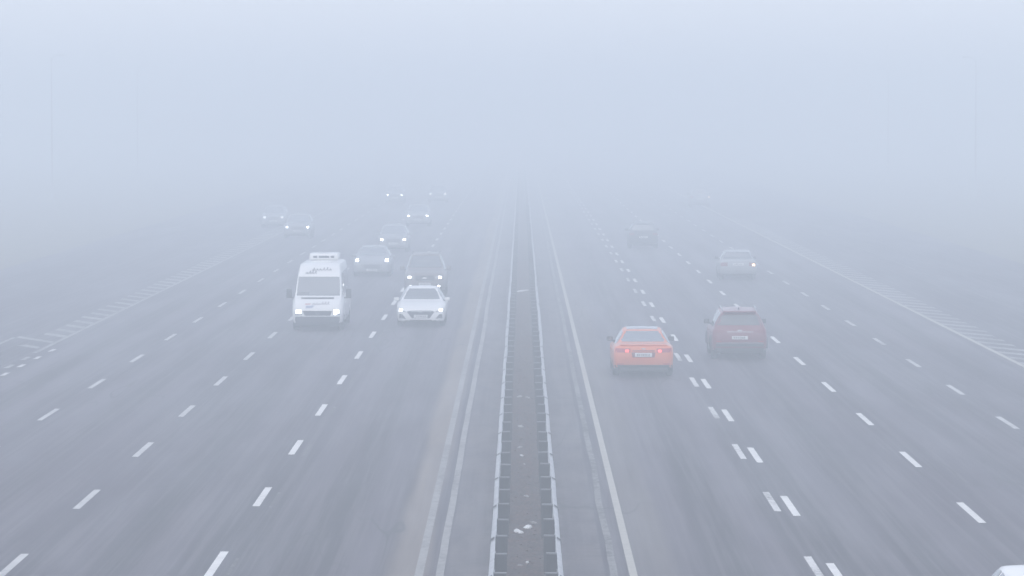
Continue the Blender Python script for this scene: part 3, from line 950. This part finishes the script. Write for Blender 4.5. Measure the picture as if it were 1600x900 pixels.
def minibus():
    v = Vehicle("minibus", VAN, 1.0, 1.0, 1.0, M['white_paint'], 0.34, (-2.05, 2.45), (-7.57, 145.6, 0), TOWARDS)
    tag(v.root, "white high-roofed minibus with both headlights lit and lettering over its windscreen", "minibus")
    v.across("windscreen", 'f', 1.29, 1.965, M['glass'], inset=0.055, thr=0.25)
    v.rect("dashboard_sheet", 'f', 0.34, 0.78, 1.31, 1.40, M['script'], off=0.014, rows=2, cols=4)
    v.rect("wiper_cowl", 'f', -0.60, 0.62, 1.175, 1.225, M['black'], rows=2, cols=14)
    v.side_windows([(-3.1, -2.2), (-2.05, -1.1), (-0.95, 0.05), (0.2, 1.1), (1.35, 2.55)], z_gap=0.03, margin=0.30, thr=0.6)
    gr = v.patch("grille", 'f', [(-.55, .755), (.55, .755)], [(-.47, .575), (.47, .575)], M['blue_plastic'], rows=4, cols=12)
    for z in (.62, .665, .71):
        v.rect("grille_bar", 'f', -.46, .46, z - .006, z + .006, M['black'], parent=gr, off=0.016, rows=1, cols=10, deep=0.0)
    hit, _, _ = v.cast('f', 0, .675)
    b = MB(); b.tube([(0.075 * math.cos(k / 16 * 2 * math.pi), hit.y + .028, .675 + .075 * math.sin(k / 16 * 2 * math.pi)) for k in range(17)], 0.011, 6)
    for k in range(3):
        a = math.pi / 2 + k * 2 * math.pi / 3
        b.tube([(0, hit.y + .028, .675), (0.07 * math.cos(a), hit.y + .028, .675 + 0.07 * math.sin(a))], 0.009, 6)
    b.build("grille_badge", M['chrome'], gr)
    bu = v.across("front_bumper", 'f', 0.31, 0.545, M['blue_plastic'], inset=-0.02, thr=0.12, off=0.045)
    v.rect("lower_grille", 'f', -.5, .5, .40, .46, M['black'], parent=bu, off=0.052, rows=2, cols=8)
    v.plate('f', .48)
    # side skirt and spoiler
    obj("front_spoiler", bevelled_box(-.86, .86, 3.05, 3.38, .20, .34, .04, "front_spoiler"), M['blue_plastic'], v.root)
    obj("front_axle_cover", bevelled_box(-.80, .80, 2.8, 3.04, .16, .32, .03, "front_axle_cover"), M['black'], v.root)
    for s in (-1, 1):
        lamp = v.patch("headlight", 'f', sorted([(s * .82, .80), (s * .57, .78)]), sorted([(s * .84, .59), (s * .58, .59)]), M['lens'], rows=4, cols=5)
        sub_lamp(v, lamp, "headlight_beam", 'f', s * .70 - .10, s * .70 + .10, .655, .785, M['beam'])
        if s < 0:
            sub_lamp(v, lamp, "side_lamp", 'f', s * .66 - .06, s * .66 + .06, .60, .635, M['beam_dim'])
    v.mirrors(2.35, 1.18, M['black'], (0.20, 0.12, 0.34), 0.07)
    # lettering and print
    v.ribbon("roof_lettering", 'f', [[(-x, z) for x, z in cursive(-.28, .46, 2.20, .16, 6, 3)]], 0.026, M['script'])
    v.ribbon("roof_lettering", 'f', [[(-x, z) for x, z in cursive(-.52, -.10, 2.085, .14, 4, 5)]], 0.034, M['script'])
    v.ribbon("bonnet_lettering", 'f', [[(-x, z) for x, z in cursive(-.20, .44, .985, .10, 6, 4)]], 0.024, M['script'])
    v.patch("bonnet_print", 'f', [(.10, .95), (.42, .94)], [(.20, .86), (.44, .85)], M['script_blue'], off=0.006, rows=2, cols=5)
    v.patch("bonnet_print", 'f', [(.25, 1.03), (.47, 1.02)], [(.27, .975), (.45, .965)], M['script_red'], off=0.006, rows=2, cols=5)
    # roof box of the air conditioner
    ac = obj("air_conditioner", bevelled_box(-.56, .56, -2.7, -1.2, 2.46, 2.72, .09, "air_conditioner", 3), M['white_paint'], v.root)
    for x0, x1 in ((-.40, -.27), (-.21, .19), (.25, .40)):
        MB().box(x0, x1, -1.203, -1.193, 2.545, 2.625).build("vent_slot", M['blue_plastic'], ac)
    MB().box(-.17, .17, -1.62, -1.38, 2.719, 2.723).build("vent_slot", M['blue_plastic'], ac)
    obj("roof_hatch", bevelled_box(-.33, .33, 0.3, 0.95, 2.455, 2.50, .02, "roof_hatch"), M['white_paint'], v.root)
    v.across("rear_window", 'r', 1.35, 2.0, M['glass'], inset=0.16)
    for s in (-1, 1):
        v.patch("tail_light", 'r', sorted([(s * .86, 1.2), (s * .72, 1.2)]), sorted([(s * .88, .75), (s * .74, .75)]), M['red_lens'])
    v.handles((1.65,), 1.0)
    return v
minibus()

# ---- white saloon in the lane beside the median, wide trapezoid grille
def white_saloon():
    v = sedan("car", "white saloon with dark trapezoid grille driving towards us beside the median", "car", None, (-3.81, 147.2, 0), TOWARDS, M['white_paint'], 1.0, 1.0, 1.0)
    common_glass(v, (.99, 1.365), (1.07, 1.34))
    v.side_windows([(-1.62, -.62), (-.52, .85)])
    gr = v.patch("grille", 'f', [(-.52, .58), (-.40, .615), (.40, .615), (.52, .58)], [(-.33, .34), (.33, .34)], M['blue_plastic'], rows=5, cols=12)
    v.patch("grille_surround", 'f', [(-.55, .585), (-.42, .628), (.42, .628), (.55, .585)], [(-.54, .575), (-.41, .617), (.41, .617), (.54, .575)], M['chrome'], rows=1, cols=12, off=0.012)
    for z in (.40, .45, .50, .55):
        v.rect("grille_bar", 'f', -.36 - (z - .4) * .6, .36 + (z - .4) * .6, z - .005, z + .005, M['black'], parent=gr, off=0.016, rows=1, cols=10, deep=0)
    v.patch("badge", 'f', [(-.07, .585), (.07, .585)], [(-.06, .545), (.06, .545)], M['chrome'], parent=gr, off=0.018, rows=2, cols=4)
    v.plate('f', .415)
    for s in (-1, 1):
        lamp = v.patch("headlight", 'f', sorted([(s * .85, .70), (s * .56, .60)]), sorted([(s * .80, .58), (s * .56, .565)]), M['lens'], rows=4, cols=6)
        sub_lamp(v, lamp, "headlight_beam", 'f', s * .755 - .06, s * .755 + .06, .595, .68, M['beam'])
        v.patch("bumper_vent", 'f', sorted([(s * .80, .50), (s * .70, .50)]), sorted([(s * .82, .335), (s * .56, .325)]), M['black'], rows=3, cols=4)
        v.patch("bumper_lip", 'f', sorted([(s * .82, .325), (s * .42, .30)]), sorted([(s * .82, .285), (s * .42, .26)]), M['white_paint'], off=0.03, rows=2, cols=5)
        v.patch("tail_light", 'r', sorted([(s * .84, .88), (s * .5, .86)]), sorted([(s * .84, .74), (s * .5, .76)]), M['red_lens'])
    v.mirrors(.72, .93, M['white_paint'], (0.19, 0.12, 0.12), 0.03)
    v.handles((-1.0, .1), .80)
    v.patch("front_apron", 'f', [(-.60, .285), (.60, .285)], [(-.58, .24), (.58, .24)], M['black'], rows=2, cols=8)
    return v
white_saloon()

# ---- tall dark SUV right behind it
def dark_suv():
    v = Vehicle("car", SUV, 1.03, 1.08, 1.15, M['brown_paint'], 0.38, (-1.42, 1.42), (-4.25, 170.6, 0), TOWARDS)
    tag(v.root, "tall greyish SUV with lit headlights and fog lamps close behind the white saloon", "car")
    v.across("windscreen", 'f', 1.28, 1.76, M['glass'], inset=0.06)
    v.across("rear_window", 'r', 1.32, 1.68, M['glass'], inset=0.06)
    v.side_windows([(-1.95, -1.3), (-1.2, -.25), (-.15, .92)])
    gr = v.rect("grille", 'f', -.42, .42, .74, .96, M['black'], rows=4, cols=10)
    v.rect("badge", 'f', -.09, .09, .83, .89, M['chrome'], parent=gr, off=0.02, rows=2, cols=4)
    v.rect("grille_bar", 'f', -.42, .42, .75, .775, M['chrome'], parent=gr, off=0.02, rows=1, cols=8)
    v.plate('f', .60)
    for s in (-1, 1):
        lamp = v.patch("headlight", 'f', sorted([(s * .80, 1.0), (s * .46, .93)]), sorted([(s * .78, .84), (s * .46, .84)]), M['lens'], rows=3, cols=5)
        sub_lamp(v, lamp, "headlight_beam", 'f', s * .665 - .07, s * .665 + .07, .845, .945, M['beam'])
        fl = v.rect("fog_lamp", 'f', s * .62 - .08, s * .62 + .08, .475, .555, M['lens'], rows=2, cols=3)
        sub_lamp(v, fl, "fog_lamp_beam", 'f', s * .62 - .05, s * .62 + .05, .49, .55, M['beam'] if s < 0 else M['beam_dim'])
        v.patch("tail_light", 'r', sorted([(s * .86, 1.1), (s * .6, 1.08)]), sorted([(s * .86, .9), (s * .6, .92)]), M['red_lens'])
    v.across("front_bumper", 'f', .42, .50, M['black'], inset=0.02, off=0.02)
    v.mirrors(.85, 1.16, M['brown_paint'], (0.20, 0.12, 0.19), 0.06)
    for s in (-1, 1):
        MB().tube([(s * .58, -1.9, 1.83), (s * .60, -1.8, 1.90), (s * .62, -.2, 1.93), (s * .60, .05, 1.86)], 0.02, 6).build("roof_rail", M['chrome'], v.root)
    return v
dark_suv()

# ---- generic oncoming cars, fainter with distance
def oncoming(loc, label, kind, paint, hz, hx, beam_l, beam_r, scale=(1, 1, 1), trim=None):
    if kind == 'suv':
        v = Vehicle("car", SUV, *scale, paint, 0.36, (-1.34 * scale[1], 1.34 * scale[1]), loc, TOWARDS)
        v.across("windscreen", 'f', 1.11 * scale[2], 1.56 * scale[2], M['sky_pale_glass'], inset=0.06)
        v.across("rear_window", 'r', 1.14 * scale[2], 1.5 * scale[2], M['sky_pale_glass'], inset=0.06)
        v.side_windows([(-1.75 * scale[1], -.5), (-.4, .85)])
        v.mirrors(.75, 1.05 * scale[2], paint, (0.19, 0.12, 0.15), 0.04)
        zt = .82 * scale[2]
    else:
        v = Vehicle("car", SEDAN, *scale, paint, 0.33, (-1.42 * scale[1], 1.38 * scale[1]), loc, TOWARDS)
        v.across("windscreen", 'f', .99 * scale[2], 1.36 * scale[2], M['sky_pale_glass'], inset=0.06)
        v.across("rear_window", 'r', 1.07 * scale[2], 1.33 * scale[2], M['sky_pale_glass'], inset=0.06)
        v.side_windows([(-1.62 * scale[1], -.62), (-.52, .85)])
        v.mirrors(.72, .93 * scale[2], paint, (0.19, 0.12, 0.12), 0.03)
        zt = .6 * scale[2]
    tag(v.root, label, "car", "far oncoming cars in the fog")
    gr = v.rect("grille", 'f', -.40, .40, zt - .20, zt, M['fogged_grille'], rows=3, cols=8)
    v.plate('f', zt - .26)
    for s, bm_ in ((1, beam_l), (-1, beam_r)):     # +x is the left side of the picture when a car comes towards us
        lamp = v.patch("headlight", 'f', sorted([(s * (hx + .09), hz + .09), (s * (hx - .17), hz + .05)]), sorted([(s * (hx + .07), hz - .05), (s * (hx - .17), hz - .06)]), M['lens'], rows=3, cols=5)
        if bm_: sub_lamp(v, lamp, "headlight_beam", 'f', s * hx - .08, s * hx + .08, hz - .055, hz + .065, bm_)
        v.patch("tail_light", 'r', sorted([(s * .80, zt + .2), (s * .55, zt + .2)]), sorted([(s * .80, zt + .06), (s * .55, zt + .06)]), M['red_lens'])
    if trim:
        v.patch("bumper_trim", 'f', [(-.52, .60), (-.46, .47), (-.30, .425), (.30, .425), (.46, .47), (.52, .60)], [(-.49, .60), (-.43, .455), (-.29, .395), (.29, .395), (.43, .455), (.49, .60)], M['chrome'], rows=1, cols=24, off=0.03)
    return v

oncoming((-7.42, 192.4, 0), "dark saloon with a pale bumper curve, driving beside the white minibus farther back", 'sedan', M['fog_grey_paint'], .80, .73, M['beam'], M['beam'], (1.02, 1.0, 1.02), trim=True)
oncoming((-7.50, 226.2, 0), "faint car showing two lit lamps, the right one warmer, behind the dark saloon", 'suv', M['fog_grey_paint'], .74, .655, M['beam'], M['beam_warm'], (1.0, 1.0, .95))
oncoming((-14.55, 251.2, 0), "faint car showing two bright lamps above the white minibus, in the outer lane", 'suv', M['fog_grey_paint'], .74, .67, M['beam_dim'], M['beam'], (1.0, 1.0, .95))
oncoming((-17.6, 274.2, 0), "very faint car with dim smeared lamps, leftmost of the far traffic", 'suv', M['fog_grey_paint'], .76, .62, M['beam_faint'], M['beam_faint'], (1.0, 1.0, .95))
oncoming((-7.46, 278.2, 0), "faint pale car with two small lamps, halfway up to the farthest pairs", 'suv', M['fogged_white_paint'], .76, .665, M['beam'], M['beam'], (1.0, 1.0, .95))
oncoming((-11.5, 350.2, 0), "left of the two farthest cars, seen as a brighter pair of lamps", 'suv', M['fog_grey_paint'], .78, .64, M['beam'], M['beam'], (1.0, 1.0, .97))
oncoming((-7.65, 353.2, 0), "right of the two farthest cars, seen as a dim pair of lamps", 'suv', M['fog_grey_paint'], .78, .66, M['beam_dim'], M['beam_dim'], (1.0, 1.0, .97))

# ---- orange saloon driving away
def orange_saloon():
    v = sedan("car", "orange saloon with dark roof and lit tail lights driving away beside the median", "car", None, (3.72, 119.4, 0), AWAY, M['orange_paint'], 1.01, 1.0, 1.0)
    v.across("windscreen", 'f', .99, 1.36, M['glass'], inset=0.075, thr=0.22)
    v.across("rear_window", 'r', 1.06, 1.355, M['sky_pale_glass'], inset=0.075, thr=0.22)
    v.side_windows([(-1.62, -.62), (-.52, .85)])
    # dark glass roof
    v.patch("roof_panel", 't', [(-.50, .10), (.50, .10)], [(-.47, -.98), (.47, -.98)], M['glass'], rows=8, cols=10, off=0.006)
    v.across("trunk_lip", 'r', .975, .99, M['orange_paint'], inset=0.02, off=0.03)
    strip = v.rect("trunk_strip", 'r', -.34, .34, .80, .83, M['dark_red_lens'], rows=1, cols=8, off=0.01)
    for s in (-1, 1):
        lamp = v.patch("tail_light", 'r', sorted([(s * .85, .895), (s * .40, .885)]), sorted([(s * .86, .77), (s * .40, .765)]), M['red_lens'], rows=4, cols=8)
        sub_lamp(v, lamp, "tail_light_bulb", 'r', s * .50 - .055, s * .50 + .055, .775, .85, M['tail_on'])
        rf = v.rect("bumper_reflector", 'r', s * .70 - .10, s * .70 + .10, .40, .43, M['red_lens'], rows=1, cols=3)
    v.patch("plate_recess", 'r', [(-.37, .77), (.37, .77)], [(-.33, .62), (.33, .62)], M['dark_red_lens'], rows=2, cols=6, off=0.005)
    v.plate('r', .695)
    v.across("rear_diffuser", 'r', .265, .385, M['black'], inset=0.03, off=0.02)
    obj("exhaust_panel", bevelled_box(-.74, .74, -2.45, -2.10, .18, .31, .03, "exhaust_panel"), M['black'], v.root)
    v.rect("badge", 'r', -.06, .06, .86, .895, M['chrome'], rows=1, cols=3)
    v.mirrors(.72, .95, M['black'], (0.19, 0.12, 0.13), 0.03)
    v.handles((-1.0, .1), .80)
    v.across("front_grille", 'f', .42, .56, M['black'], inset=0.25)
    front_lamps(v, .62, .80, .26, .1, None)
    return v
orange_saloon()

# ---- dark red crossover driving away
def red_crossover():
    v = Vehicle("car", SUV, 1.0, 1.0, 1.0, M['red_paint'], 0.36, (-1.34, 1.34), (7.13, 127.5, 0), AWAY)
    tag(v.root, "dark red crossover with black lower bumper driving away behind the orange saloon's lane", "car")
    v.root["label"] = "dark red crossover with roof rails and black lower bumper driving away"
    v.across("windscreen", 'f', 1.11, 1.56, M['glass'], inset=0.06)
    v.across("rear_window", 'r', 1.14, 1.475, M['side_glass'], inset=0.055)
    v.side_windows([(-1.85, -1.4), (-1.3, -.5), (-.4, .85)])
    obj("roof_spoiler", bevelled_box(-.54, .54, -2.06, -1.72, 1.545, 1.60, .022, "roof_spoiler"), M['red_paint'], v.root)
    v.across("rear_bumper", 'r', .455, .545, M['black'], inset=-0.02, thr=.1, off=0.03)
    obj("bumper_skirt", bevelled_box(-.80, .80, -2.21, -1.80, .24, .455, .05, "bumper_skirt"), M['black'], v.root)
    v.across("chrome_strip", 'r', .555, .580, M['chrome'], inset=0.12, off=0.022)
    for s in (-1, 1):
        v.patch("tail_light", 'r', sorted([(s * .86, 1.00), (s * .42, .965)]), sorted([(s * .87, .86), (s * .42, .91)]), M['dark_red_lens'], rows=4, cols=7)
        v.rect("bumper_reflector", 'r', s * .68 - .08, s * .68 + .08, .60, .63, M['red_lens'], rows=1, cols=3)
        MB().tube([(s * .545, -1.75, 1.60), (s * .56, -1.65, 1.668), (s * .575, -.3, 1.70), (s * .56, -.02, 1.64)], 0.018, 6).build("roof_rail", M['chrome'], v.root)
        for a in (-1.34, 1.34):
            n = 14
            ra = 0.40
            mb = MB()
            x = v.F[0](a)
            pts = [(s * (x + .004), a + math.cos(math.pi * k / n) * ra, .36 + math.sin(math.pi * k / n) * ra) for k in range(n + 1)]
            mb.tube(pts, 0.03, 6)
            mb.build("arch_trim", M['black'], v.root, smooth=True)
        sx = s * (v.F[0](0) * .985)
        obj("side_sill", bevelled_box(min(sx, sx - s * .1), max(sx, sx - s * .1), -.92, .92, .22, .36, .03, "side_sill"), M['black'], v.root)
    v.plate('r', .74)
    v.rect("badge", 'r', -.07, .07, .955, .995, M['chrome'], rows=2, cols=4)
    v.patch("trunk_strip", 'r', [(-.42, .935), (.42, .935)], [(-.42, .915), (.42, .915)], M['chrome'], rows=1, cols=8)
    # shark fin aerial
    mb = MB(); mb.add([(-.03, -1.55, 1.62), (.03, -1.55, 1.62), (.03, -1.30, 1.64), (-.03, -1.30, 1.64), (0, -1.52, 1.715), (0, -1.46, 1.715)], [(0, 1, 4), (1, 2, 5, 4), (2, 3, 5), (3, 0, 4, 5), (0, 3, 2, 1)])
    mb.build("aerial", M['black'], v.root)
    v.mirrors(.75, 1.05, M['black'], (0.18, 0.12, 0.15), 0.04)
    v.handles((-.9, .1), .88)
    front_lamps(v, .80, .78, .3, .1, None)
    v.rect("grille", 'f', -.42, .42, .58, .78, M['black'])
    return v
red_crossover()

# ---- far white saloon with its turn signal lit
def far_saloon():
    v = Vehicle("car", OLD_SEDAN, 1.06, 1.0, 1.0, M['fogged_white_paint'], 0.30, (-1.25, 1.25), (10.52, 188.4, 0), AWAY)
    tag(v.root, "pale older saloon driving away with its right turn signal lit", "car")
    common_glass(v, (.98, 1.33), (1.025, 1.33), inset=0.06)
    v.side_windows([(-1.4, -.5), (-.4, .7)])
    for s in (-1, 1):
        lamp = v.patch("tail_light", 'r', sorted([(s * .85, .86), (s * .52, .86)]), sorted([(s * .86, .68), (s * .52, .68)]), M['dark_red_lens'], rows=3, cols=5)
        if s > 0: sub_lamp(v, lamp, "turn_signal", 'r', .67, .81, .69, .80, M['amber_on'])
    v.across("rear_bumper", 'r', .46, .58, M['fogged_white_paint'], inset=-.01, thr=.1, off=0.05)
    obj("bumper_skirt", bevelled_box(-.76, .76, -2.10, -1.8, .22, .44, .04, "bumper_skirt"), M['black'], v.root)
    v.plate('r', .77)
    v.mirrors(.6, .93, M['black'], (0.17, 0.10, 0.12), 0.03)
    v.handles((-.9, .1), .80)
    front_lamps(v, .62, .72, .26, .1, None)
    return v
far_saloon()

# ---- dark car almost lost in the fog
def lost_car():
    v = Vehicle("car", SUV, .98, 1.0, .96, M['dark_paint'], 0.35, (-1.34, 1.34), (7.30, 232.2, 0), AWAY)
    tag(v.root, "dark car driving away almost lost in the fog, beyond the orange saloon", "car")
    v.across("windscreen", 'f', 1.08, 1.5, M['glass'], inset=0.06)
    v.across("rear_window", 'r', 1.10, 1.42, M['glass'], inset=0.06)
    v.side_windows([(-1.75, -.5), (-.4, .85)])
    for s in (-1, 1):
        v.patch("tail_light", 'r', sorted([(s * .85, .96), (s * .55, .94)]), sorted([(s * .86, .82), (s * .55, .84)]), M['dark_red_lens'])
    v.plate('r', .70)
    v.across("rear_bumper", 'r', .45, .55, M['black'], inset=0, off=0.03)
    v.mirrors(.75, 1.0, M['black'], (0.18, 0.12, 0.14), 0.04)
    return v
lost_car()

def far_lamp_car():
    v = Vehicle("car", SUV, 1.0, 1.0, 1.0, M['fog_grey_paint'], 0.36, (-1.34, 1.34), (15.5, 335.0, 0), AWAY)
    tag(v.root, "farthest car driving away on the right, seen only as one tiny lamp", "car")
    v.across("windscreen", 'f', 1.11, 1.56, M['glass'], inset=0.06)
    v.across("rear_window", 'r', 1.14, 1.475, M['glass'], inset=0.055)
    v.side_windows([(-1.75, -.5), (-.4, .85)])
    for s in (-1, 1):
        lamp = v.patch("tail_light", 'r', sorted([(s * .86, 1.0), (s * .62, .98)]), sorted([(s * .87, .84), (s * .62, .86)]), M['dark_red_lens'])
        if s > 0: sub_lamp(v, lamp, "turn_signal", 'r', .69, .80, .87, .96, M['amber_faint'])
    v.plate('r', .74)
    v.mirrors(.75, 1.05, M['black'], (0.18, 0.12, 0.15), 0.04)
far_lamp_car()

# ---- white car entering the picture at the lower right corner
def near_car():
    v = Vehicle("car", SEDAN, 1.0, 1.0, 1.02, M['white_paint'], 0.33, (-1.42, 1.38), (7.55, 55.8, 0), AWAY)
    tag(v.root, "white car cut off by the lower right corner of the picture", "car")
    common_glass(v, (1.01, 1.385), (1.09, 1.36), inset=0.075)
    v.side_windows([(-1.62, -.62), (-.52, .85)])
    for s in (-1, 1):
        v.patch("tail_light", 'r', sorted([(s * .85, .90), (s * .48, .88)]), sorted([(s * .86, .77), (s * .48, .78)]), M['red_lens'])
    v.plate('r', .70)
    v.mirrors(.72, .95, M['white_paint'], (0.19, 0.12, 0.13), 0.03)
    v.handles((-1.0, .1), .80)
    front_lamps(v, .62, .80, .26, .1, None)
    v.across("front_grille", 'f', .42, .56, M['black'], inset=0.25)
    return v
near_car()
